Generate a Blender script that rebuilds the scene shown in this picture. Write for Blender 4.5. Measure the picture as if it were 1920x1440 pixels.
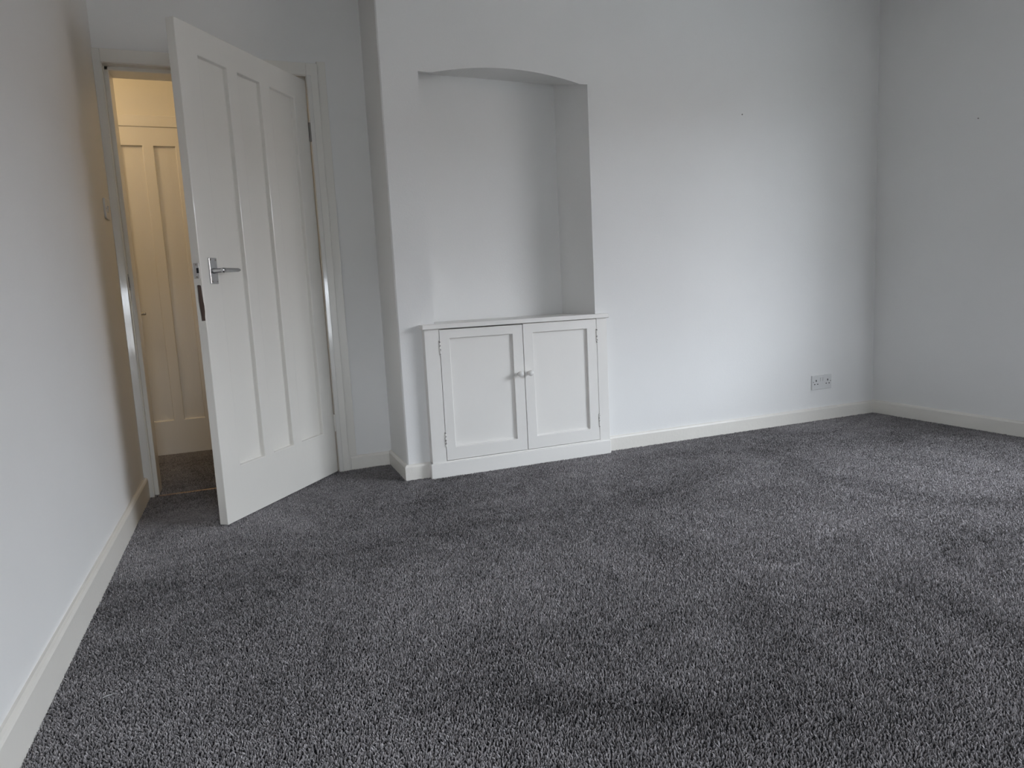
import bpy, bmesh, math, random
from mathutils import Vector, Matrix, Euler
random.seed(7)
sc = bpy.context.scene
for o in list(bpy.data.objects):
    bpy.data.objects.remove(o, do_unlink=True)
COL = sc.collection

# ------------------------------------------------------------------ camera
cam_d = bpy.data.cameras.new('camera')
cam = bpy.data.objects.new('camera', cam_d)
COL.objects.link(cam)
YAW, PITCH, ROLL = 0.3692, 0.1306, -0.0505
fwd0 = Vector((math.sin(YAW), math.cos(YAW), 0)); rt0 = Vector((math.cos(YAW), -math.sin(YAW), 0)); up0 = Vector((0, 0, 1))
fwd = fwd0*math.cos(PITCH) - up0*math.sin(PITCH)
up1 = up0*math.cos(PITCH) + fwd0*math.sin(PITCH)
rt = rt0*math.cos(ROLL) + up1*math.sin(ROLL)
up = -rt0*math.sin(ROLL) + up1*math.cos(ROLL)
M = Matrix((rt, up, -fwd)).transposed().to_4x4()
M.translation = Vector((-0.6891, -3.2509, 0.8924))
cam.matrix_world = M
cam_d.sensor_fit = 'HORIZONTAL'; cam_d.sensor_width = 36.0
cam_d.lens = 1278.26/1920*36.0
cam_d.clip_start = 0.02
sc.camera = cam

# ------------------------------------------------------------------ exposure
sc.view_settings.view_transform = 'Standard'
sc.view_settings.look = 'None'
sc.view_settings.gamma = 1.0
sc.view_settings.use_curve_mapping = False
sc.view_settings.exposure = 0.0

# ------------------------------------------------------------------ overcast sky outside the window
SKY = 18.0
w = bpy.data.worlds.new('overcast_sky'); sc.world = w
w.use_nodes = True
nt = w.node_tree; nt.nodes.clear()
tc = nt.nodes.new('ShaderNodeTexCoord'); sep = nt.nodes.new('ShaderNodeSeparateXYZ')
nt.links.new(tc.outputs['Generated'], sep.inputs[0])
rmp = nt.nodes.new('ShaderNodeValToRGB')
e = rmp.color_ramp.elements
e[0].position = 0.0; e[0].color = (0.10, 0.10, 0.09, 1)
e[1].position = 1.0; e[1].color = (1.0, 1.06, 1.18, 1)
for p, c in ((0.495, (0.10, 0.10, 0.09, 1)), (0.505, (0.82, 0.865, 0.955, 1))):
    x = e.new(p); x.color = c
mr = nt.nodes.new('ShaderNodeMapRange'); mr.inputs['From Min'].default_value = -1; mr.inputs['From Max'].default_value = 1
nt.links.new(sep.outputs['Z'], mr.inputs['Value']); nt.links.new(mr.outputs[0], rmp.inputs[0])
bg = nt.nodes.new('ShaderNodeBackground'); bg.inputs['Strength'].default_value = SKY
nt.links.new(rmp.outputs[0], bg.inputs['Color'])
wo = nt.nodes.new('ShaderNodeOutputWorld'); nt.links.new(bg.outputs[0], wo.inputs[0])

# bay window in the right wall (also guides the sky sampling through light portals)
XL, XR = -1.203, 3.108          # plaster faces of the side walls
YB, YD, YF = 0.016, 0.409, -5.00  # breast face, door wall face, wall behind the camera
ZC = 2.62
WZ0, WZ1 = 0.62, 2.08           # glazing from sill to head
FWIN = (-0.92, 0.20, 0.42, 1.22)  # small window in the wall behind the camera: x0, x1, z0, z1
BAY = [(XR, -1.40), (XR+0.25, -1.65), (XR+0.25, -3.35), (XR, -3.60)]
for (x0, y0), (x1, y1) in zip(BAY, BAY[1:]):
    pl = bpy.data.lights.new('window_portal', 'AREA'); pl.shape = 'RECTANGLE'
    pl.size = math.hypot(x1-x0, y1-y0); pl.size_y = WZ1-WZ0; pl.cycles.is_portal = True
    po = bpy.data.objects.new('window_portal', pl); COL.objects.link(po)
    nx, ny = (y0-y1), (x1-x0); nl = math.hypot(nx, ny); nx /= nl; ny /= nl      # outward
    po.location = ((x0+x1)/2+nx*.06, (y0+y1)/2+ny*.06, (WZ0+WZ1)/2)
    po.rotation_euler = Vector((nx, ny, 0)).to_track_quat('Z', 'Y').to_euler()

x0, x1, z0, z1 = FWIN
pl = bpy.data.lights.new('window_portal', 'AREA'); pl.shape = 'RECTANGLE'; pl.size = x1-x0; pl.size_y = z1-z0; pl.cycles.is_portal = True
po = bpy.data.objects.new('window_portal', pl); COL.objects.link(po); po.location = ((x0+x1)/2, YF-.06, (z0+z1)/2)
po.rotation_euler = Vector((0, -1, 0)).to_track_quat('Z', 'Y').to_euler()

# the bulb of the lit hall, near its ceiling
HALL_W = 6.6
hl = bpy.data.lights.new('hall_light', 'POINT'); hl.energy = HALL_W; hl.color = (1.0, 0.72, 0.40); hl.shadow_soft_size = 0.07
ho = bpy.data.objects.new('hall_light', hl); COL.objects.link(ho); ho.location = (-1.75, 0.95, 2.15)
hl_fill = bpy.data.lights.new('hall_light', 'POINT'); hl_fill.energy = HALL_W*0.6; hl_fill.color = hl.color; hl_fill.shadow_soft_size = 0.07  # added unseen fill, warms the left wall strip behind the open door
ho_fill = bpy.data.objects.new('hall_light', hl_fill); COL.objects.link(ho_fill); ho_fill.location = (0.28, 1.0, 2.2)

# ------------------------------------------------------------------ materials
def new_mat(name):
    m = bpy.data.materials.new(name); m.use_nodes = True
    return m, m.node_tree, m.node_tree.nodes['Principled BSDF']

def paint(name, col, rough, bump_scale=120.0, bump=0.05, spread=0.03, coat=0.0, stretch=(1, 1, 1)):
    m, t, b = new_mat(name)
    tcn = t.nodes.new('ShaderNodeTexCoord'); mp = t.nodes.new('ShaderNodeMapping')
    mp.inputs['Scale'].default_value = stretch
    t.links.new(tcn.outputs['Object'], mp.inputs[0])
    n1 = t.nodes.new('ShaderNodeTexNoise'); n1.inputs['Scale'].default_value = 1.7; n1.inputs['Detail'].default_value = 4
    n2 = t.nodes.new('ShaderNodeTexNoise'); n2.inputs['Scale'].default_value = bump_scale; n2.inputs['Detail'].default_value = 5
    for n in (n1, n2): t.links.new(mp.outputs[0], n.inputs['Vector'])
    r = t.nodes.new('ShaderNodeValToRGB')
    r.color_ramp.elements[0].position = 0.3; r.color_ramp.elements[1].position = 0.7
    r.color_ramp.elements[0].color = tuple(c*(1-spread) for c in col)+(1,)
    r.color_ramp.elements[1].color = tuple(min(1, c*(1+spread*0.6)) for c in col)+(1,)
    t.links.new(n1.outputs[0], r.inputs[0]); t.links.new(r.outputs[0], b.inputs['Base Color'])
    b.inputs['Roughness'].default_value = rough
    b.inputs['Coat Weight'].default_value = coat; b.inputs['Coat Roughness'].default_value = 0.08
    bp = t.nodes.new('ShaderNodeBump'); bp.inputs['Strength'].default_value = bump; bp.inputs['Distance'].default_value = 0.01
    t.links.new(n2.outputs[0], bp.inputs['Height']); t.links.new(bp.outputs[0], b.inputs['Normal'])
    return m

WALL = paint('white_matt_emulsion', (0.85, 0.845, 0.83), 0.75, 160, 0.06, 0.02)
WALLH = paint('cream_hall_emulsion', (0.80, 0.77, 0.70), 0.7, 160, 0.06, 0.02)
GLOSS = paint('white_gloss_paint', (0.84, 0.815, 0.76), 0.28, 60, 0.06, 0.03, 0.5, (1, 1, 0.25))
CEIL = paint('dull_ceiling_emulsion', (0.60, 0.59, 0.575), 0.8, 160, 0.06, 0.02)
BEAD = paint('thick_gloss_paint', (0.82, 0.80, 0.755), 0.24, 42, 0.36, 0.03, 1.0, (1, 1, 0.22))
TRIM = paint('ageing_white_trim_paint', (0.84, 0.81, 0.75), 0.38, 60, 0.10, 0.04)
CUPB = paint('white_cupboard_paint', (0.89, 0.868, 0.83), 0.36, 45, 0.03, 0.03)
PLASTIC = paint('white_moulded_plastic', (0.72, 0.72, 0.71), 0.35, 40, 0.01, 0.01)

def plain(name, col, rough, metal=0.0):
    m, t, b = new_mat(name)
    n = t.nodes.new('ShaderNodeTexNoise'); n.inputs['Scale'].default_value = 60
    tcn = t.nodes.new('ShaderNodeTexCoord'); t.links.new(tcn.outputs['Object'], n.inputs['Vector'])
    r = t.nodes.new('ShaderNodeValToRGB')
    r.color_ramp.elements[0].color = tuple(c*0.85 for c in col)+(1,); r.color_ramp.elements[1].color = tuple(min(1, c*1.12) for c in col)+(1,)
    t.links.new(n.outputs[0], r.inputs[0]); t.links.new(r.outputs[0], b.inputs['Base Color'])
    b.inputs['Roughness'].default_value = rough; b.inputs['Metallic'].default_value = metal
    return m
CHROME = plain('satin_chrome', (0.62, 0.62, 0.63), 0.22, 1.0)
DULL = plain('dull_steel', (0.33, 0.31, 0.29), 0.45, 0.9)
DARK = plain('hole_shade', (0.02, 0.02, 0.02), 0.8)  # near-black colour standing in for the shade inside small holes
BRASS = plain('worn_threshold_metal', (0.42, 0.33, 0.27), 0.4, 0.8)
LINT = plain('pale_lint', (0.6, 0.6, 0.6), 0.9)

def wood_mat():
    m, t, b = new_mat('bare_brown_wood')
    tcn = t.nodes.new('ShaderNodeTexCoord'); mp = t.nodes.new('ShaderNodeMapping'); mp.inputs['Scale'].default_value = (120, 120, 9)
    n = t.nodes.new('ShaderNodeTexNoise'); n.inputs['Scale'].default_value = 1.0; n.inputs['Detail'].default_value = 5
    t.links.new(tcn.outputs['Object'], mp.inputs[0]); t.links.new(mp.outputs[0], n.inputs['Vector'])
    r = t.nodes.new('ShaderNodeValToRGB')
    r.color_ramp.elements[0].color = (0.05, 0.032, 0.026, 1); r.color_ramp.elements[1].color = (0.15, 0.10, 0.08, 1)
    t.links.new(n.outputs[0], r.inputs[0]); t.links.new(r.outputs[0], b.inputs['Base Color'])
    b.inputs['Roughness'].default_value = 0.8
    return m
WOOD = wood_mat()
def chipped_mat():
    m, t, b = new_mat('chipped_paint_on_steel')
    tcn = t.nodes.new('ShaderNodeTexCoord'); n = t.nodes.new('ShaderNodeTexNoise'); n.inputs['Scale'].default_value = 95; n.inputs['Detail'].default_value = 3
    t.links.new(tcn.outputs['Object'], n.inputs['Vector'])
    r = t.nodes.new('ShaderNodeValToRGB'); r.color_ramp.interpolation = 'CONSTANT'
    r.color_ramp.elements[0].color = (0.30, 0.28, 0.265, 1); r.color_ramp.elements[1].position = 0.44; r.color_ramp.elements[1].color = (0.87, 0.85, 0.81, 1)
    t.links.new(n.outputs[0], r.inputs[0]); t.links.new(r.outputs[0], b.inputs['Base Color']); b.inputs['Roughness'].default_value = 0.4
    return m
CHIP = chipped_mat()

def carpet_mat(name, dark, light):
    m, t, b = new_mat(name)
    N = t.nodes.new; L = t.links.new
    tcn = N('ShaderNodeTexCoord')
    big = N('ShaderNodeTexNoise'); big.inputs['Scale'].default_value = 2.3; big.inputs['Detail'].default_value = 6; big.inputs['Roughness'].default_value = 0.62; big.inputs['Distortion'].default_value = 0.6
    mid = N('ShaderNodeTexNoise'); mid.inputs['Scale'].default_value = 38; mid.inputs['Detail'].default_value = 4; mid.inputs['Roughness'].default_value = 0.7
    fine = N('ShaderNodeTexNoise'); fine.inputs['Scale'].default_value = 210; fine.inputs['Detail'].default_value = 5; fine.inputs['Roughness'].default_value = 0.75
    tuft = N('ShaderNodeTexVoronoi'); tuft.inputs['Scale'].default_value = 230
    for n in (big, mid, fine, tuft): L(tcn.outputs['Object'], n.inputs['Vector'])
    def math_(op, a, b2, c=None):
        n = N('ShaderNodeMath'); n.operation = op
        for i, v in enumerate((a, b2, c)):
            if v is None: continue
            if isinstance(v, (int, float)): n.inputs[i].default_value = v
            else: L(v, n.inputs[i])
        return n.outputs[0]
    s = math_('MULTIPLY', fine.outputs[0], 0.62)
    s = math_('MULTIPLY_ADD', tuft.outputs['Distance'], -0.32, s)
    s = math_('MULTIPLY_ADD', mid.outputs[0], 0.30, s)
    s = math_('MULTIPLY_ADD', big.outputs[0], 0.55, s)
    r = N('ShaderNodeValToRGB')
    r.color_ramp.elements[0].position = 0.36; r.color_ramp.elements[0].color = dark+(1,)
    r.color_ramp.elements[1].position = 0.86; r.color_ramp.elements[1].color = light+(1,)
    L(s, r.inputs[0]); L(r.outputs[0], b.inputs['Base Color'])
    b.inputs['Roughness'].default_value = 0.95
    b.inputs['Specular IOR Level'].default_value = 0.1
    b.inputs['Sheen Weight'].default_value = 0.12; b.inputs['Sheen Roughness'].default_value = 0.5
    b.inputs['Sheen Tint'].default_value = (0.9, 0.9, 1.0, 1)
    h = math_('MULTIPLY_ADD', tuft.outputs['Distance'], -0.8, math_('MULTIPLY_ADD', fine.outputs[0], 1.2, math_('MULTIPLY', mid.outputs[0], 0.8)))
    bp = N('ShaderNodeBump'); bp.inputs['Strength'].default_value = 0.8; bp.inputs['Distance'].default_value = 0.006
    L(h, bp.inputs['Height']); L(bp.outputs[0], b.inputs['Normal'])
    return m
CARPET = carpet_mat('charcoal_carpet', (0.022, 0.021, 0.022), (0.165, 0.160, 0.165))

def glass_mat():
    m = bpy.data.materials.new('window_glass'); m.use_nodes = True
    t = m.node_tree; t.nodes.clear()
    tr = t.nodes.new('ShaderNodeBsdfTransparent'); tr.inputs[0].default_value = (0.94, 0.96, 0.95, 1)
    gl = t.nodes.new('ShaderNodeBsdfGlossy'); gl.inputs['Roughness'].default_value = 0.02
    fr = t.nodes.new('ShaderNodeFresnel'); fr.inputs['IOR'].default_value = 1.3
    mx = t.nodes.new('ShaderNodeMixShader'); o = t.nodes.new('ShaderNodeOutputMaterial')
    t.links.new(fr.outputs[0], mx.inputs[0]); t.links.new(tr.outputs[0], mx.inputs[1]); t.links.new(gl.outputs[0], mx.inputs[2]); t.links.new(mx.outputs[0], o.inputs[0])
    return m
GLASS = glass_mat()
BRICK = paint('screen_brick', (0.30, 0.22, 0.18), 0.9, 30, 0.2, 0.15)
GROUND = paint('grey_paving', (0.22, 0.22, 0.21), 0.9, 20, 0.2, 0.15)
PALE = paint('pale_reflector_ground', (0.42, 0.41, 0.39), 0.9, 20, 0.1, 0.08)  # for the added reflecting ground behind the small window
NX, NH = 13.0, 3.0
PILE = 42000; PILE_OFFSET = (-9.8, -0.2, -0.5)
YARN_DARK, YARN_LIGHT = (0.088, 0.083, 0.084, 1), (0.525, 0.497, 0.503, 1)

# ------------------------------------------------------------------ helpers
def link(name, bm, mat, parent=None, smooth=False):
    me = bpy.data.meshes.new(name); bmesh.ops.recalc_face_normals(bm, faces=bm.faces)
    bm.to_mesh(me); bm.free(); me.materials.append(mat)
    o = bpy.data.objects.new(name, me); COL.objects.link(o)
    if parent is not None: o.parent = parent
    if smooth:
        for p in me.polygons: p.use_smooth = True
    return o
def empty(name, loc, rz=0.0):
    o = bpy.data.objects.new(name, None); COL.objects.link(o); o.empty_display_size = 0.1
    o.location = loc; o.rotation_euler = (0, 0, rz); return o
def tag(o, label=None, cat=None, group=None, kind=None):
    if label: o['label'] = label
    if cat: o['category'] = cat
    if group: o['group'] = group
    if kind: o['kind'] = kind
    return o
def box(bm, x0, x1, y0, y1, z0, z1, bevel=0.0, seg=2):
    t = bmesh.new()
    v = [t.verts.new((x, y, z)) for x in (x0, x1) for y in (y0, y1) for z in (z0, z1)]
    for f in ((0, 1, 3, 2), (4, 6, 7, 5), (0, 4, 5, 1), (2, 3, 7, 6), (0, 2, 6, 4), (1, 5, 7, 3)): t.faces.new([v[i] for i in f])
    bmesh.ops.recalc_face_normals(t, faces=t.faces)
    if bevel: bmesh.ops.bevel(t, geom=list(t.edges), offset=bevel, segments=seg, profile=0.5, affect='EDGES')
    merge(bm, t)
def merge(bm, t, mtx=None):
    if mtx is not None: bmesh.ops.transform(t, matrix=mtx, verts=t.verts)
    me = bpy.data.meshes.new('tmp'); t.to_mesh(me); t.free(); bm.from_mesh(me); bpy.data.meshes.remove(me)
def lathe(bm, prof, segs=20, mtx=None):
    """profile (r, h) turned about local z"""
    t = bmesh.new(); rings = []
    for r, h in prof:
        rings.append([t.verts.new((r*math.cos(2*math.pi*i/segs), r*math.sin(2*math.pi*i/segs), h)) for i in range(segs)])
    for a, b in zip(rings, rings[1:]):
        for i in range(segs): t.faces.new((a[i], a[(i+1) % segs], b[(i+1) % segs], b[i]))
    t.faces.new(rings[0][::-1]); t.faces.new(rings[-1])
    merge(bm, t, mtx)
def extrude_profile(bm, prof, p0, p1, axis_a, axis_b):
    """closed 2-D profile (a, b) swept from p0 to p1"""
    t = bmesh.new(); p0 = Vector(p0); p1 = Vector(p1); A = Vector(axis_a); B = Vector(axis_b)
    r0 = [t.verts.new(p0+A*a+B*b) for a, b in prof]; r1 = [t.verts.new(p1+A*a+B*b) for a, b in prof]
    n = len(prof)
    for i in range(n): t.faces.new((r0[i], r0[(i+1) % n], r1[(i+1) % n], r1[i]))
    t.faces.new(r0[::-1]); t.faces.new(r1)
    bmesh.ops.recalc_face_normals(t, faces=t.faces)
    merge(bm, t)
def frame_plate(w, h, y0, y1, holes, bevel=0.003, seg=2):
    """board w x h with rectangular holes, all arrises eased"""
    xs = sorted({0.0, w, *[v for a in holes for v in a[:2]]}); zs = sorted({0.0, h, *[v for a in holes for v in a[2:]]})
    bm = bmesh.new(); V = {}
    for i, x in enumerate(xs):
        for k, z in enumerate(zs): V[i, k] = bm.verts.new((x, y0, z))
    fs = []
    for i in range(len(xs)-1):
        for k in range(len(zs)-1):
            cx, cz = (xs[i]+xs[i+1])/2, (zs[k]+zs[k+1])/2
            if any(a < cx < b and c < cz < d for a, b, c, d in holes): continue
            fs.append(bm.faces.new((V[i, k], V[i+1, k], V[i+1, k+1], V[i, k+1])))
    for v in [v for v in bm.verts if not v.link_faces]: bm.verts.remove(v)
    r = bmesh.ops.extrude_face_region(bm, geom=fs)
    for v in r['geom']:
        if isinstance(v, bmesh.types.BMVert): v.co.y = y1
    bmesh.ops.recalc_face_normals(bm, faces=bm.faces)
    es = [e for e in bm.edges if len(e.link_faces) == 2 and e.calc_face_angle(0) > 1.0]
    bmesh.ops.bevel(bm, geom=es, offset=bevel, segments=seg, profile=0.5, affect='EDGES')
    return bm
def quad(bm, *pts):
    bm.faces.new([bm.verts.new(p) for p in pts])
def tri_strip_wall(name, quads, mat, label=None, cat='wall'):
    bm = bmesh.new()
    for q in quads: quad(bm, *q)
    bmesh.ops.remove_doubles(bm, verts=bm.verts, dist=1e-5)
    o = link(name, bm, mat); tag(o, label, cat, kind='structure'); return o

# ------------------------------------------------------------------ room shell
HY0, HY1 = 0.53, 1.45          # hall: back of the door wall, far wall
# floor: carpet of the room runs to the threshold, hall carpet beyond it
bm = bmesh.new()
quad(bm, (XL-0.02, YF-0.02, 0), (XR+0.02, YF-0.02, 0), (XR+0.02, YB+0.02, 0), (XL-0.02, YB+0.02, 0))
quad(bm, (XL-0.02, YB+0.02, 0), (0.02, YB+0.02, 0), (0.02, 0.47, 0), (XL-0.02, 0.47, 0))
o = link('floor', bm, CARPET); tag(o, 'charcoal grey pile carpet covering the floor of the empty room', 'floor', kind='structure')
bm = bmesh.new()
quad(bm, (-2.6, 0.47, 0), (0.6, 0.47, 0), (0.6, HY1+0.02, 0), (-2.6, HY1+0.02, 0))
o = link('floor_hall', bm, CARPET); tag(o, 'dark carpet of the lit hall seen through the doorway', 'floor', kind='structure')
o = tri_strip_wall('ceiling', [((XL-.1, YF-.1, ZC), (XR+.1, YF-.1, ZC), (XR+.1, HY0, ZC), (XL-.1, HY0, ZC))], CEIL, 'white ceiling of the empty room', 'ceiling')
o = tri_strip_wall('ceiling_hall', [((-2.6, HY0, ZC), (.6, HY0, ZC), (.6, HY1, ZC), (-2.6, HY1, ZC))], WALLH, 'ceiling of the hall beyond the doorway', 'ceiling')
o = tri_strip_wall('wall_left', [((XL, YF, 0), (XL, YD, 0), (XL, YD, ZC), (XL, YF, ZC))], WALL, 'plain white wall at the left of the room', 'wall')
FX0, FX1, FZ0, FZ1 = FWIN
q = [((a, YF, c), (b, YF, c), (b, YF, d), (a, YF, d)) for (a, b, c, d) in ((XL, FX0, 0, ZC), (FX1, XR, 0, ZC), (FX0, FX1, 0, FZ0), (FX0, FX1, FZ1, ZC))]
tri_strip_wall('wall_front', q, WALL, 'plain white wall with a small window behind the camera', 'wall')
ZB = 2.14                       # head of the bay opening
q = []
for (a, b, c, d) in ((YF, BAY[3][1], 0, ZC), (BAY[0][1], YB, 0, ZC), (BAY[3][1], BAY[0][1], ZB, ZC)):
    q.append(((XR, a, c), (XR, b, c), (XR, b, d), (XR, a, d)))
tri_strip_wall('wall_right', q, WALL, 'plain white wall at the right of the room', 'wall')
q = []
for (x0, y0), (x1, y1) in zip(BAY, BAY[1:]):
    for c, d in ((0, WZ0), (WZ1, ZB+.3)): q.append(((x0, y0, c), (x1, y1, c), (x1, y1, d), (x0, y0, d)))
tri_strip_wall('wall_bay', q, WALL, 'white low wall under the bay window', 'wall')
bm = bmesh.new(); bm.faces.new([bm.verts.new((x, y, 0)) for x, y in BAY])
o = link('floor_bay', bm, CARPET); tag(o, 'grey carpet inside the bay window', 'floor', kind='structure')
bm = bmesh.new(); bm.faces.new([bm.verts.new((x, y, ZB)) for x, y in BAY])
o = link('ceiling_bay', bm, WALL); tag(o, 'white ceiling of the bay window', 'ceiling', kind='structure')
# the street side: ground and an unseen wall added to screen the low sky
tri_strip_wall('ground_outside', [((XR+.6, -30, -.4), (40, -30, -.4), (40, 25, -.4), (XR+.6, 25, -.4))], GROUND, 'grey paved ground outside the bay window', 'ground')
tri_strip_wall('ground_reflector', [((-30, YF-.12, -.15), (XR+.6, YF-.12, -.15), (XR+.6, YF-60, -.15), (-30, YF-60, -.15))], PALE, 'unseen pale ground added outside the small window as a reflector', 'ground')  # unseen pale ground, added to reflect glints onto the door casing
bm = bmesh.new(); box(bm, NX, NX+6, -26, 20, -.5, NH); o = link('wall_sky_screen', bm, BRICK); tag(o, 'unseen brick-coloured wall added to screen low sky from the bay', 'wall', kind='structure')  # added block, its height set by how much low sky it hides

# chimney-side back wall with the arched alcove
AX0, AX1, AD = 0.181, 1.074, 0.31
def arch(x):                    # height of the alcove head at its front edge
    u = (x-AX0)/(AX1-AX0)
    if u < 0.07: return 1.950-0.002*u/0.07
    if u > 0.95: return 1.944
    v = (u-0.07)/0.88
    return 1.948-0.004*v+0.046*(1-(2*v-1)**2)
NA = 40
xs = [AX0+(AX1-AX0)*i/NA for i in range(NA+1)]
c_ = 0.006
q = [((c_, YB, 0), (AX0, YB, 0), (AX0, YB, ZC), (c_, YB, ZC)),
     ((AX1, YB, 0), (XR, YB, 0), (XR, YB, ZC), (AX1, YB, ZC)),
     ((0, YB+c_, 0), (c_, YB, 0), (c_, YB, ZC), (0, YB+c_, ZC)),
     ((0, YB+c_, 0), (0, YD, 0), (0, YD, ZC), (0, YB+c_, ZC))]
bx0, bx1, bz = AX0+0.045, 1.022, 2.030
yb = YB+AD-0.016
def back(x):
    u = (x-AX0)/(AX1-AX0); return (bx0+(bx1-bx0)*u, yb, bz+0.006-0.012*u)
for a, b in zip(xs, xs[1:]):
    q.append(((a, YB, arch(a)), (b, YB, arch(b)), (b, YB, ZC), (a, YB, ZC)))
    q.append(((a, YB, arch(a)), (b, YB, arch(b)), back(b), back(a)))
    (p0, p1) = (back(a), back(b))
    q.append(((p0[0], yb, 0), (p1[0], yb, 0), p1, p0))
q.append(((AX0, YB, 0), (bx0, yb, 0), back(AX0), (AX0, YB, arch(AX0))))
q.append(((AX1, YB, 0), (bx1, yb, 0), back(AX1), (AX1, YB, arch(AX1))))
tri_strip_wall('wall_back', q, WALL, 'white wall with an arched alcove above the cupboard', 'wall')

# wall with the doorway, set back at the left
DX0, DX1, DZ = -1.168, -0.290, 2.008
q = [((XL, YD, DZ), (DX1, YD, DZ), (DX1, YD, ZC), (XL, YD, ZC)), ((DX1, YD, 0), (0, YD, 0), (0, YD, ZC), (DX1, YD, ZC)),
     ((XL, YD, 0), (DX0-.005, YD, 0), (DX0-.005, YD, DZ), (XL, YD, DZ)),
     ((-2.6, HY0, DZ), (DX1, HY0, DZ), (DX1, HY0, ZC), (-2.6, HY0, ZC)), ((DX1, HY0, 0), (.6, HY0, 0), (.6, HY0, ZC), (DX1, HY0, ZC)),
     ((-2.6, HY0, 0), (DX0-.005, HY0, 0), (DX0-.005, HY0, DZ), (-2.6, HY0, DZ))]
tri_strip_wall('wall_doorway', q, WALL, 'white recessed wall around the open doorway', 'wall')
# hall walls
HD0, HD1, HDZ = -1.372, -0.690, 1.985
q = [((-2.6, HY1, 0), (HD0-.02, HY1, 0), (HD0-.02, HY1, HDZ), (-2.6, HY1, HDZ)), ((HD1+.02, HY1, 0), (.6, HY1, 0), (.6, HY1, HDZ), (HD1+.02, HY1, HDZ)),
     ((-2.6, HY1, HDZ), (.6, HY1, HDZ), (.6, HY1, ZC), (-2.6, HY1, ZC)),
     ((HD0-.02, HY1+.06, 0), (HD1+.02, HY1+.06, 0), (HD1+.02, HY1+.06, HDZ), (HD0-.02, HY1+.06, HDZ)),
     ((-2.6, HY0, 0), (-2.6, HY1, 0), (-2.6, HY1, ZC), (-2.6, HY0, ZC)), ((.6, HY0, 0), (.6, HY1, 0), (.6, HY1, ZC), (.6, HY0, ZC))]
tri_strip_wall('wall_hall', q, WALLH, 'cream hall wall above the closed hall door', 'wall')


# ------------------------------------------------------------------ carpet pile (upright yarn ends, real strands)
def pile_mat():
    m, t, b = new_mat('charcoal_yarn')
    N = t.nodes.new; L = t.links.new
    ge = N('ShaderNodeNewGeometry')
    at = N('ShaderNodeAttribute'); at.attribute_name = 'yarn'
    of = N('ShaderNodeVectorMath'); of.operation = 'ADD'; of.inputs[1].default_value = PILE_OFFSET; L(ge.outputs['Position'], of.inputs[0])
    def noise(scale, det, rough, dist):
        n = N('ShaderNodeTexNoise'); n.inputs['Scale'].default_value = scale; n.inputs['Detail'].default_value = det
        n.inputs['Roughness'].default_value = rough; n.inputs['Distortion'].default_value = dist
        L(of.outputs[0], n.inputs['Vector']); return n.outputs[0]
    big = noise(1.1, 7, 0.66, 0.9); mid = noise(16.0, 4, 0.6, 0.3)
    def ma(a, k, c):
        n = N('ShaderNodeMath'); n.operation = 'MULTIPLY_ADD'; L(a, n.inputs[0]); n.inputs[1].default_value = k
        if isinstance(c, float): n.inputs[2].default_value = c
        else: L(c, n.inputs[2])
        return n.outputs[0]
    v = ma(at.outputs['Fac'], 0.55, ma(mid, 0.40, ma(big, 1.15, -0.56)))
    r = N('ShaderNodeValToRGB')
    r.color_ramp.elements[0].position = 0.10; r.color_ramp.elements[0].color = YARN_DARK
    r.color_ramp.elements[1].position = 0.95; r.color_ramp.elements[1].color = YARN_LIGHT
    L(v, r.inputs[0]); L(r.outputs[0], b.inputs['Base Color'])
    b.inputs['Roughness'].default_value = 0.8; b.inputs['Specular IOR Level'].default_value = 0.2
    b.inputs['Sheen Weight'].default_value = 0.25; b.inputs['Sheen Roughness'].default_value = 0.35
    return m
YARN = pile_mat()
PS = 0.125                       # side of one woven patch
def patch_mesh(k):
    rnd = random.Random(40+k); n = int(PS*PS*PILE); V, F, C = [], [], []
    g = int(round(math.sqrt(n)))
    for i in range(g*g):
        cx = ((i % g)+rnd.uniform(0.0, 1.0))/g*PS-PS/2; cy = ((i//g)+rnd.uniform(0.0, 1.0))/g*PS-PS/2
        h = 0.0085*rnd.uniform(.72, 1.1); an = rnd.uniform(0, 6.28); w_ = 0.0017*rnd.uniform(.75, 1.2)
        ln = 0.0045*rnd.random(); la = rnd.uniform(0, 6.28); lx, ly = ln*math.cos(la), ln*math.sin(la)
        b0 = len(V)
        for u, k_ in ((0, 1.0), (.55, 1.05), (1.0, .55)):
            for j in range(3):
                a_ = an+j*2.094
                V.append((cx+lx*u*u+w_*k_*math.cos(a_), cy+ly*u*u+w_*k_*math.sin(a_), 0.0003+h*u))
        for q_ in (0, 3):
            for j in range(3): F.append((b0+q_+j, b0+q_+(j+1) % 3, b0+q_+3+(j+1) % 3, b0+q_+3+j))
        F.append((b0+6, b0+7, b0+8)); C += [rnd.random()]*9
    me = bpy.data.meshes.new('yarn_patch'); me.from_pydata(V, [], F)
    a_ = me.attributes.new('yarn', 'FLOAT', 'POINT'); a_.data.foreach_set('value', C)
    me.materials.append(YARN); return me
patch_col = bpy.data.collections.new('yarn_patches')       # source meshes only, never linked to the scene
for k in range(6):
    patch_col.objects.link(bpy.data.objects.new('yarn_patch', patch_mesh(k)))
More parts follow.
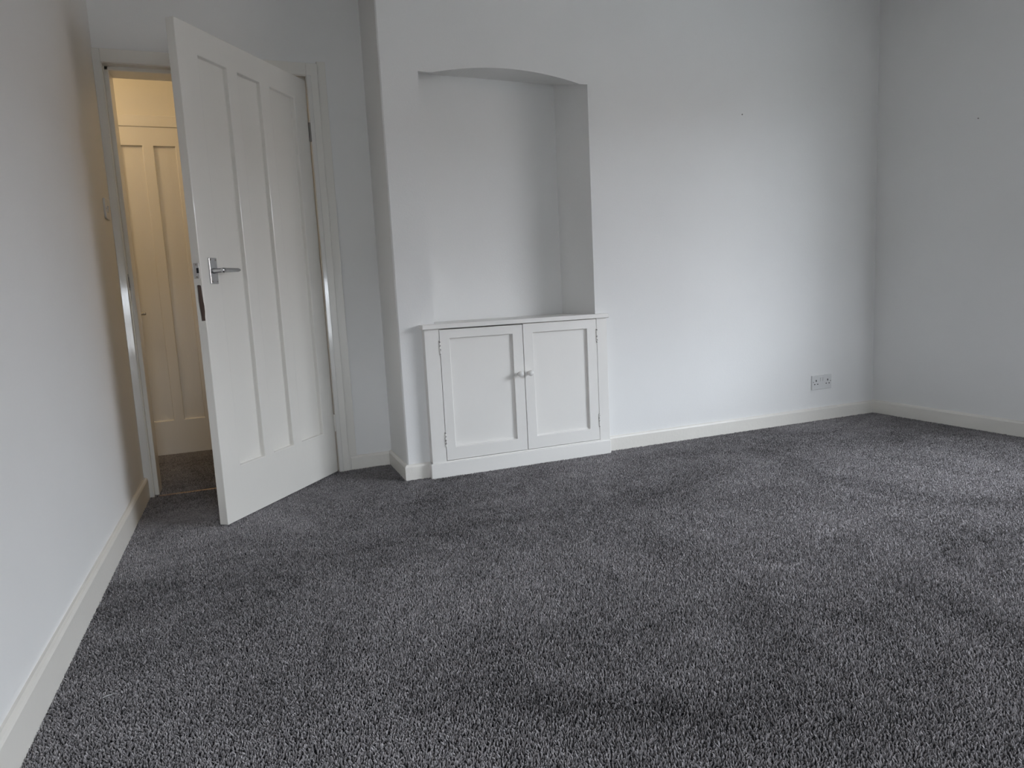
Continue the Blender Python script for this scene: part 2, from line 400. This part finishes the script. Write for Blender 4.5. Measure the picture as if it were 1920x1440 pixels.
def pile_nodes():
    g = bpy.data.node_groups.new('pile', 'GeometryNodeTree')
    g.interface.new_socket('Geometry', in_out='INPUT', socket_type='NodeSocketGeometry'); g.interface.new_socket('Geometry', in_out='OUTPUT', socket_type='NodeSocketGeometry')
    N = g.nodes.new; L = g.links.new
    gi, go = N('NodeGroupInput'), N('NodeGroupOutput')
    ip = N('GeometryNodeInstanceOnPoints'); ci = N('GeometryNodeCollectionInfo'); ci.inputs['Collection'].default_value = patch_col
    ci.inputs['Separate Children'].default_value = True; ci.inputs['Reset Children'].default_value = True
    rv = N('FunctionNodeRandomValue'); rv.data_type = 'INT'; ints = [i for i in rv.inputs if i.type == 'INT' and i.name in ('Min', 'Max')]
    ints[0].default_value = 0; ints[1].default_value = 3
    mu = N('ShaderNodeMath'); mu.operation = 'MULTIPLY'; mu.inputs[1].default_value = math.pi/2
    cx = N('ShaderNodeCombineXYZ')
    L([o for o in rv.outputs if o.type == 'INT'][0], mu.inputs[0]); L(mu.outputs[0], cx.inputs['Z'])
    mp = N('GeometryNodeMeshToPoints') if False else None
    L(gi.outputs[0], ip.inputs['Points']); L(ci.outputs[0], ip.inputs['Instance']); ip.inputs['Pick Instance'].default_value = True
    L(cx.outputs[0], ip.inputs['Rotation']); L(ip.outputs[0], go.inputs[0])
    return g
PILE_NODES = pile_nodes()
def pile(name, rects, label):
    bm = bmesh.new()
    for x0, x1, y0, y1 in rects:
        nx, ny = max(1, math.ceil((x1-x0)/PS)), max(1, math.ceil((y1-y0)/PS))
        for i in range(nx):
            for j in range(ny):
                # the last patch of a row slides back so that nothing passes the edge
                bm.verts.new((min(x0+PS/2+i*PS, x1-PS/2), min(y0+PS/2+j*PS, y1-PS/2), 0.0))
    o = link(name, bm, YARN); tag(o, label, 'carpet', kind='stuff')
    md = o.modifiers.new('pile', 'NODES'); md.node_group = PILE_NODES
    return o
e_ = 0.014
pile('carpet_pile', [(XL+e_, XR-e_, YF+.02, -.033), (XL+e_, .108, -.10, YB-.013), (1.114, XR-e_, -.10, YB-.013), (XL+e_, -.013, -.08, YD-.023)], 'charcoal grey carpet pile across the floor of the room')
pile('carpet_pile', [(-1.9, .3, .412, HY1-.022)], 'darker carpet pile in the hall beyond the threshold')

# ------------------------------------------------------------------ skirting boards
def skirt(name, p0, p1, inward, h=0.085, t=0.016, label=None):
    prof = [(0, -0.005), (t, -0.005), (t, h-0.012), (t-0.004, h-0.004), (t-0.010, h), (0, h)]
    bm = bmesh.new(); extrude_profile(bm, prof, p0, p1, inward, (0, 0, 1))
    o = link(name, bm, TRIM); tag(o, label, 'skirting board', kind='structure'); return o
skirt('baseboard_left', (XL, YF, 0), (XL, 0.379, 0), (1, 0, 0), 0.108, 0.017, 'white skirting board along the left wall')
skirt('baseboard_back', (1.116, YB, 0), (XR-.001, YB, 0), (0, -1, 0), 0.087, 0.016, 'white skirting board right of the cupboard')
skirt('baseboard_right', (XR, BAY[0][1], 0), (XR, YB, 0), (-1, 0, 0), 0.090, 0.016, 'white skirting board along the right wall')
skirt('baseboard_front', (XL, YF, 0), (XR, YF, 0), (0, 1, 0), 0.09, 0.016, 'white skirting board behind the camera')
skirt('baseboard_doorway', (-0.222, YD, 0), (0.0, YD, 0), (0, -1, 0), 0.078, 0.016, 'short white skirting beside the door frame')
# the return round the chimney breast corner, mitred
bm = bmesh.new()
h = 0.083
prof = [(0, -.005), (.016, -.005), (.016, h-.012), (.012, h-.004), (.006, h), (0, h)]
rings = []
for px_, py_, dx, dy in ((0.0, YD, -1, 0), (0.0, YB, -1, -1), (0.113, YB, 0, -1)):
    rings.append([bm.verts.new((px_+dx*a, py_+dy*a, b)) for a, b in prof])
for a, b in zip(rings, rings[1:]):
    for i in range(len(prof)): bm.faces.new((a[i], a[(i+1) % 6], b[(i+1) % 6], b[i]))
bm.faces.new(rings[0][::-1]); bm.faces.new(rings[-1])
o = link('baseboard_corner', bm, TRIM); tag(o, 'white skirting turning the corner left of the cupboard', 'skirting board', kind='structure')

# ------------------------------------------------------------------ door frame (trim_1)
fr = empty('trim_1', ((DX0+DX1)/2, 0.40, 0)); tag(fr, 'white gloss door frame around the open doorway', 'door frame', kind='structure')
fr_inv = Matrix.Translation((-(DX0+DX1)/2, -0.40, 0))
def fpart(name, boxes, mat=GLOSS, bevel=0.0035):
    bm = bmesh.new()
    for b in boxes: box(bm, *b, bevel=bevel)
    bmesh.ops.transform(bm, matrix=fr_inv, verts=bm.verts)
    return link(name, bm, mat, fr)
CF = 0.379
_lc = fpart('casing', [(XL-.002, DX0-.003, CF, YD+.01, -.005, DZ+.062)], BEAD)
fpart('casing', [(DX1+.003, -0.232, CF, YD+.01, -.005, DZ+.062)])
fpart('casing_margin', [(-0.2325, -0.190, YD-.010, YD+.01, -.005, DZ+.078)], bevel=.002)
fpart('head_casing', [(DX0-.0035, DX1+.0035, CF, YD+.01, DZ+.003, DZ+.062)], bevel=.002)
def fshear(o, k, x0):
    for v in o.data.vertices:
        if v.co.y+0.40 < CF+.006: v.co.y += k*(v.co.x+(DX0+DX1)/2-x0)
fshear(_lc, .12, XL)
fshear(fpart('bead', [(DX1+.002, DX1+.024, CF-.004, CF+.02, -.005, DZ+.004)], BEAD, .0025), -.085, DX1+.013)
fpart('jamb', [(DX0-.02, DX0, CF+.006, HY0+.012, -.005, DZ+.02)], bevel=.0008)
fpart('jamb', [(DX1, DX1+.02, CF+.006, HY0+.012, -.005, DZ+.02)], bevel=.0008)
fpart('head', [(DX0-.002, DX1+.002, CF+.006, HY0+.012, DZ, DZ+.03)], bevel=.0008)
fpart('door_stop', [(DX0-.001, DX0+.018, 0.422, HY0+.01, -.005, DZ)], bevel=.003)
fpart('door_stop', [(DX1-.018, DX1+.001, 0.422, HY0+.01, -.005, DZ)], bevel=.003)
fpart('door_stop', [(DX0, DX1, 0.422, HY0+.01, DZ-.018, DZ+.001)], bevel=.003)
fpart('strike_plate', [(DX0-.001, DX0+.0015, 0.386, 0.410, 1.000, 1.075)], DULL, .0005)
fpart('strike_hole_shade', [(DX0+.001, DX0+.0022, 0.394, 0.404, 1.012, 1.062)], DARK, .0002)  # solid dark piece, the hole's shade is only its colour
bm = bmesh.new()
prof = [(-.009, -.004), (.009, -.004), (.008, .004), (.003, .007), (-.003, .007), (-.008, .004)]
extrude_profile(bm, prof, (DX0+.02, 0.400, 0), (DX1-.02, 0.400, 0), (0, 1, 0), (0, 0, 1))
o = link('trim_2', bm, BRASS); tag(o, 'thin worn metal threshold strip between room and hall carpet', 'threshold strip', kind='structure')

# ------------------------------------------------------------------ doors: frame with three tall panels
def panel_door(name, loc, rz, w, h, t, holes, depth, mat, label, back_side=True):
    root = empty(name, loc, rz); tag(root, label, 'door', kind='structure')
    leaf = link('leaf', frame_plate(w, h, -t, 0.0, holes, 0.003), mat, root)
    for a, b, c, d in holes:
        bm = bmesh.new()
        back = min(depth, t-depth-.006)
        box(bm, a-.004, b+.004, -t+back, -depth, c-.004, d+.004)
        # small splayed bead round the foot of the recess
        k = 0.0035
        for y, s in ((-depth, 1), (-t+back, -1)):
            for p0, p1, A in (((a, y, c), (b, y, c), (0, 0, 1)), ((a, y, d), (b, y, d), (0, 0, -1)), ((a, y, c), (a, y, d), (1, 0, 0)), ((b, y, c), (b, y, d), (-1, 0, 0))):
                extrude_profile(bm, [(-.001, -.001), (k, -.001), (-.001, k)], p0, p1, A, (0, s, 0))
        link('panel', bm, mat, root)
    return root, leaf

PW, PH = 0.852, 1.973
holes = [(0.105, 0.292, 0.224, 1.866), (0.362, 0.511, 0.224, 1.866), (0.577, 0.742, 0.224, 1.866)]
ANG = math.radians(-128.24)
door, leaf = panel_door('door_1', (-0.297, 0.374, 0.012), ANG, PW, PH, 0.040, holes, 0.0215, GLOSS, 'white three panel door standing half open into the room')
# old lock cut-out in the closing edge
poly = [(-.027, .977), (-.019, .979), (-.007, .976), (-.0055, .945), (-.0035, .915), (-.0015, .898), (-.0015, .874), (-.003, .852), (-.003, .838), (-.022, .837), (-.0235, .862), (-.026, .888), (-.0275, .915), (-.027, .945)]
bm = bmesh.new(); extrude_profile(bm, poly, (PW-.016, 0, 0), (PW+.01, 0, 0), (0, 1, 0), (0, 0, 1))
cut = link('cutter', bm, WOOD)
md = leaf.modifiers.new('cut', 'BOOLEAN'); md.object = cut; md.operation = 'DIFFERENCE'; md.solver = 'EXACT'
bpy.context.view_layer.update()
cut.matrix_world = leaf.matrix_world
bpy.context.view_layer.update()
dg = bpy.context.evaluated_depsgraph_get()
nm = bpy.data.meshes.new_from_object(leaf.evaluated_get(dg))
leaf.modifiers.clear(); leaf.data = nm
bpy.data.objects.remove(cut, do_unlink=True)
bm = bmesh.new()
poly2 = [(a*0.97-.0004 if a < 0 else -.001, z) for a, z in poly]
extrude_profile(bm, poly2, (PW-.0165, 0, 0), (PW-.0035, 0, 0), (0, 1, 0), (0, 0, 1))
lw = link('lock_recess', bm, WOOD, door); lw['label'] = 'bare brown wood of the old lock cut-out'
# latch fore-end on the closing edge
bm = bmesh.new(); box(bm, PW-.002, PW+.0012, -.032, -.007, 1.003, 1.063, .0005)
fe = link('latch_plate', bm, CHROME, door); fe['label'] = 'chrome latch plate on the door edge'
bm = bmesh.new(); box(bm, PW+.0005, PW+.0018, -.019, -.008, 1.024, 1.044, .0003); link('latch_hole_shade', bm, DARK, fe)  # dark box on the plate, painted shade instead of a real hole
bm = bmesh.new()
for z in (1.009, 1.057): lathe(bm, [(.0035, 0), (.0035, .0008)], 12, Matrix.Translation((PW+.0012, -.0195, z)) @ Matrix.Rotation(math.pi/2, 4, 'Y'))
link('screw', bm, DULL, fe)
# lever handle
hp = (0.786, 1.033)
bm = bmesh.new(); box(bm, hp[0]-.022, hp[0]+.022, -.001, .007, hp[1]-.052, hp[1]+.052, .0025)
hd = link('handle', bm, CHROME, door); hd['label'] = 'chrome lever handle on a rectangular plate'
bm = bmesh.new()
lathe(bm, [(.011, .006), (.011, .012), (.009, .016), (.009, .040), (.010, .046), (.0105, .054), (.008, .058)], 20, Matrix.Translation((hp[0], 0, hp[1])) @ Matrix.Rotation(-math.pi/2, 4, 'X'))
t = bmesh.new(); n = 10; rings = []
for i in range(n+1):
    u = i/n; s = hp[0]+.004-.108*u; rr = .0088-.0018*u; y = .049; z = hp[1]+.003*u
    fl = 0.55+0.1*u
    k = 1.0 if i < n else 0.6
    rings.append([t.verts.new((s, y+rr*fl*k*math.cos(a), z+rr*1.05*k*math.sin(a))) for a in [2*math.pi*j/12 for j in range(12)]])
for a, b in zip(rings, rings[1:]):
    for j in range(12): t.faces.new((a[j], a[(j+1) % 12], b[(j+1) % 12], b[j]))
t.faces.new(rings[0][::-1]); t.faces.new(rings[-1])
bmesh.ops.recalc_face_normals(t, faces=t.faces); merge(bm, t)
link('lever', bm, CHROME, hd, True)
bm = bmesh.new()
for sx in (-.015, .015):
    for sz in (-.043, .043): lathe(bm, [(.0038, 0), (.0038, .0006), (.002, .0009)], 12, Matrix.Translation((hp[0]+sx, .007, hp[1]+sz)) @ Matrix.Rotation(-math.pi/2, 4, 'X'))
link('screw', bm, DULL, hd)
# hinges on the hanging edge
for z, mt in ((1.728, DULL), (0.26, GLOSS)):
    bm = bmesh.new(); lathe(bm, [(.005, -.045), (.0055, -.043), (.0055, .043), (.005, .045)], 12, Matrix.Translation((-.004, .003, z)))
    box(bm, -.0015, .0008, -.030, .002, z-.045, z+.045)
    hh = link('hinge', bm, mt, door)
    if mt is DULL: hh['label'] = 'dark steel upper hinge'

HW, HH = HD1-HD0, HDZ-0.008
hholes = [(0.105, 0.225, 0.214, 1.868), (0.284, 0.402, 0.214, 1.868), (0.461, 0.577, 0.214, 1.868)]
# built mirrored through 180 degrees so its outer face looks at the doorway
hh_ = [(HW-b, HW-a, c, d) for a, b, c, d in hholes]
hdoor, hleaf = panel_door('door_2', (HD1, 1.430, 0.006), math.pi, HW, HH, 0.038, hh_, 0.018, GLOSS, 'closed white three panel door on the far side of the hall')
def hx(x): return HD1-x        # world x to door local x
bm = bmesh.new(); box(bm, hx(-1.345), hx(-1.305), -.001, .006, .83, .93, .002)
h2 = link('handle', bm, CHROME, hdoor)
bm = bmesh.new()
lathe(bm, [(.009, .005), (.009, .05)], 16, Matrix.Translation((hx(-1.325), 0, .882)) @ Matrix.Rotation(-math.pi/2, 4, 'X'))
box(bm, hx(-1.335), hx(-1.225), .042, .056, .873, .891, .005)
link('lever', bm, CHROME, h2)
# frame of the hall door
f2 = empty('trim_3', ((HD0+HD1)/2, HY1, 0)); tag(f2, 'white casing above and beside the closed hall door', 'door frame', kind='structure')
f2i = Matrix.Translation((-(HD0+HD1)/2, -HY1, 0))
for nm_, b in (('casing', (HD0-.07, HD0-.003, HY1-.028, HY1+.05, -.005, HDZ)), ('casing', (HD1+.003, HD1+.07, HY1-.028, HY1+.05, -.005, HDZ)), ('head_casing', (HD0-.07, HD1+.07, HY1-.028, HY1+.05, HDZ-.003, HDZ+.062))):
    bm = bmesh.new(); box(bm, *b, bevel=.004); bmesh.ops.transform(bm, matrix=f2i, verts=bm.verts); link(nm_, bm, GLOSS, f2)

# ------------------------------------------------------------------ built-in cupboard
cp = empty('cupboard', (0.614, 0.0, 0)); tag(cp, 'low white built-in cupboard with two panelled doors under the alcove', 'cupboard')
ci = Matrix.Translation((-0.614, 0, 0))
def cpart(name, bm, mat=CUPB, parent=cp):
    bmesh.ops.transform(bm, matrix=ci, verts=bm.verts); return link(name, bm, mat, parent)
FY = -0.030
bm = bmesh.new(); box(bm, 0.106, 1.124, FY-.016, YB+.002, .744, .767, .003); box(bm, AX0+.004, AX1-.004, YB-.004, YB+.06, .745, .7665)
quad(bm, (AX0+.002, YB, .7668), (AX1-.002, YB, .7668), (bx1, yb-.001, .7668), (bx0, yb-.001, .7668))
cpart('top_shelf', bm)
bm = bmesh.new()
box(bm, .116, .1895, FY, YB+.002, .078, .745, .0025); box(bm, 1.0555, 1.117, FY, YB+.002, .078, .745, .0025)
box(bm, .116, 1.117, FY+.001, YB, .076, .0855, .001)
cpart('face_frame', bm)
bm = bmesh.new(); box(bm, .106, 1.117, FY-.008, YB+.004, -.004, .080, .004); cpart('plinth', bm)
bm = bmesh.new()
box(bm, AX0+.012, AX0+.028, .0, .24, .08, .743); box(bm, AX1-.03, AX1-.014, .0, .24, .08, .743); box(bm, AX0+.03, AX1-.03, .232, .246, .08, .743)
box(bm, AX0+.03, AX1-.03, .0, .23, .06, .078)
cpart('carcass', bm)
def cup_door(x0, x1, hole, knob_x, hinge_x, hz, label, gap_top):
    w_, z0, z1 = x1-x0, .0875, .7425-gap_top
    bm = frame_plate(w_, z1-z0, FY, FY+.022, [(hole[0]-x0, hole[1]-x0, hole[2]-z0, hole[3]-z0)], .0022)
    bmesh.ops.translate(bm, vec=(x0, 0, z0), verts=bm.verts)
    d = cpart('cupboard_door', bm); d['label'] = label
    a, b, c, e_ = hole
    bm = bmesh.new(); box(bm, a-.005, b+.005, FY+.0155, FY+.021, c-.005, e_+.005)
    k = .007
    for p0, p1, A in (((a, FY+.0155, c), (b, FY+.0155, c), (0, 0, 1)), ((a, FY+.0155, c), (a, FY+.0155, e_), (1, 0, 0))):
        extrude_profile(bm, [(-.001, .001), (k, .001), (-.001, -k)], p0, p1, A, (0, 1, 0))
    cpart('panel', bm, CUPB, d)
    bm = bmesh.new()
    lathe(bm, [(.0075, -.001), (.0085, .002), (.006, .006), (.0058, .012), (.010, .017), (.0145, .023), (.0155, .029), (.0135, .035), (.008, .039), (.002, .0405)], 24,
          Matrix.Translation((knob_x, FY, .489)) @ Matrix.Rotation(math.pi/2, 4, 'X'))
    cpart('knob', bm, CUPB, d).data.polygons.foreach_set('use_smooth', [True]*(24*9+2))
    for z in hz:
        bm = bmesh.new()
        lathe(bm, [(.0035, -.036), (.0042, -.034), (.0042, -.013), (.0032, -.012), (.0042, -.011), (.0042, .011), (.0032, .012), (.0042, .013), (.0042, .034), (.0035, .036)], 10, Matrix.Translation((hinge_x, FY-.0015, z)))
        box(bm, hinge_x-.004, hinge_x+.004, FY-.0016, FY+.002, z-.034, z+.034, .0006)
        cpart('hinge', bm, CHIP, d)
    return d
cup_door(.1915, .6285, (.241, .573, .151, .694), .599, .1905, (.651, .195), 'left cupboard door with a round white knob', .004)
cup_door(.6315, 1.0535, (.686, .997, .152, .693), .653, 1.0545, (.652, .195), 'right cupboard door with a round white knob', .001)

# ------------------------------------------------------------------ double socket on the back wall
so = empty('wall_socket', (2.664, YB, 0.247)); tag(so, 'white double power socket low on the back wall near the corner', 'socket')
bm = bmesh.new(); box(bm, -.080, .080, -.009, .001, -.045, .045, .003, 3); link('plate', bm, PLASTIC, so)
for cx in (-.047, .047):
    s = -1 if cx < 0 else 1
    for nm_, x, z, a, b in (('earth_slot_shade', cx, .012, .0035, .006), ('pin_slot_shade', cx-.012, -.010, .0042, .0028), ('pin_slot_shade', cx+.012, -.010, .0042, .0028)):
        bm = bmesh.new(); box(bm, x-a, x+a, -.0096, -.006, z-b, z+b, .0004); link(nm_, bm, DARK, so)  # dark boxes flush with the plate, shade of the slots as colour
    bm = bmesh.new(); lathe(bm, [(.0036, 0), (.0036, .0006)], 12, Matrix.Translation((s*.070, -.009, 0.004)) @ Matrix.Rotation(math.pi/2, 4, 'X')); link('screw', bm, DULL, so)
    bm = bmesh.new(); box(bm, s*.009-.006, s*.009+.006, -.0125, -.008, .006, .030, .0015)
    bmesh.ops.rotate(bm, cent=(0, -.009, .018), matrix=Matrix.Rotation(math.radians(7), 3, 'X'), verts=bm.verts); link('switch', bm, PLASTIC, so)

# light switch on the left wall by the door
ls = empty('light_switch', (XL, 0.238, 1.350)); tag(ls, 'white light switch on the left wall beside the door frame', 'light switch')
bm = bmesh.new(); box(bm, -.001, .009, -.043, .043, -.043, .043, .003, 3); link('plate', bm, PLASTIC, ls)
bm = bmesh.new(); box(bm, .007, .014, -.0075, .0075, -.014, .014, .002)
bmesh.ops.rotate(bm, cent=(.009, 0, 0), matrix=Matrix.Rotation(math.radians(8), 3, 'Y'), verts=bm.verts); link('rocker', bm, PLASTIC, ls)
for y in (-.030, .030):
    bm = bmesh.new(); lathe(bm, [(.0035, 0), (.0035, .0005)], 12, Matrix.Translation((.009, y, 0)) @ Matrix.Rotation(math.pi/2, 4, 'Y')); link('screw', bm, DULL, ls)

# small leftovers: two nail stubs in the walls, a thread and a crumb on the carpet
bm = bmesh.new(); lathe(bm, [(.0022, -.002), (.0022, .004), (.0035, .004), (.003, .006)], 10, Matrix.Rotation(math.pi/2, 4, 'X'))
o = link('nail', bm, DULL); o.location = (2.059, YB, 1.840); tag(o, 'tiny nail stub high on the back wall', 'nail')
bm = bmesh.new(); lathe(bm, [(.0024, -.002), (.0024, .004), (.0036, .004), (.003, .006)], 10, Matrix.Rotation(-math.pi/2, 4, 'Y'))
o = link('nail', bm, DULL); o.location = (XR, -0.620, 1.708); tag(o, 'tiny nail stub high on the right wall', 'nail')
bm = bmesh.new(); prof = [(.0018*math.cos(a), .0018*math.sin(a)) for a in [i*math.pi/3 for i in range(6)]]
pts = [Vector((-.016, -.006, .004)), Vector((-.006, -.001, .006)), Vector((.006, .003, .005)), Vector((.017, .004, .004))]
for a, b in zip(pts, pts[1:]): extrude_profile(bm, prof, a, b, (0, .8, 0), (0, 0, 1))
o = link('lint_thread', bm, LINT); o.location = (-1.065, -1.496, 0.0); tag(o, 'pale scrap of thread on the carpet near the left skirting', 'thread')
bm = bmesh.new(); bmesh.ops.create_icosphere(bm, subdivisions=1, radius=.004)
for v in bm.verts: v.co *= random.uniform(.7, 1.2)
o = link('crumb', bm, LINT); o.location = (2.047, -1.549, .004); tag(o, 'tiny white crumb on the carpet at the right', 'crumb')

# ------------------------------------------------------------------ glazing of the bay (out of frame, it lights the room)
WINS = [(p, q_, WZ0, WZ1) for p, q_ in zip(BAY, BAY[1:])] + [((FX0, YF), (FX1, YF), FZ0, FZ1)]
for i, ((x0, y0), (x1, y1), wz0, wz1) in enumerate(WINS):
    L_ = math.hypot(x1-x0, y1-y0); H_ = wz1-wz0
    wn = empty('window_%d' % (i+1), (x0, y0, wz0), math.atan2(y1-y0, x1-x0))
    tag(wn, ('white framed side light of the bay nearest the corner', 'white framed middle light of the bay window', 'white framed far side light of the bay', 'small white framed window behind the camera')[i], 'window', kind='structure')
    bm = bmesh.new()
    bars = [(0, .05, 0, H_), (L_-.05, L_, 0, H_), (.05, L_-.05, 0, .05), (.05, L_-.05, H_-.05, H_)]
    edges = [.05, L_-.05]
    if i == 1: bars.append((L_/2-.025, L_/2+.025, .05, H_-.05)); edges = [.05, L_/2-.025, L_/2+.025, L_-.05]
    for a, b, c, d in bars: box(bm, a, b, -.02, .02, c, d, .003)
    link('window_frame', bm, GLOSS, wn)
    for a, b in zip(edges[::2], edges[1::2]):
        bm = bmesh.new(); quad(bm, (a, 0, .05), (b, 0, .05), (b, 0, H_-.05), (a, 0, H_-.05)); link('pane', bm, GLASS, wn)
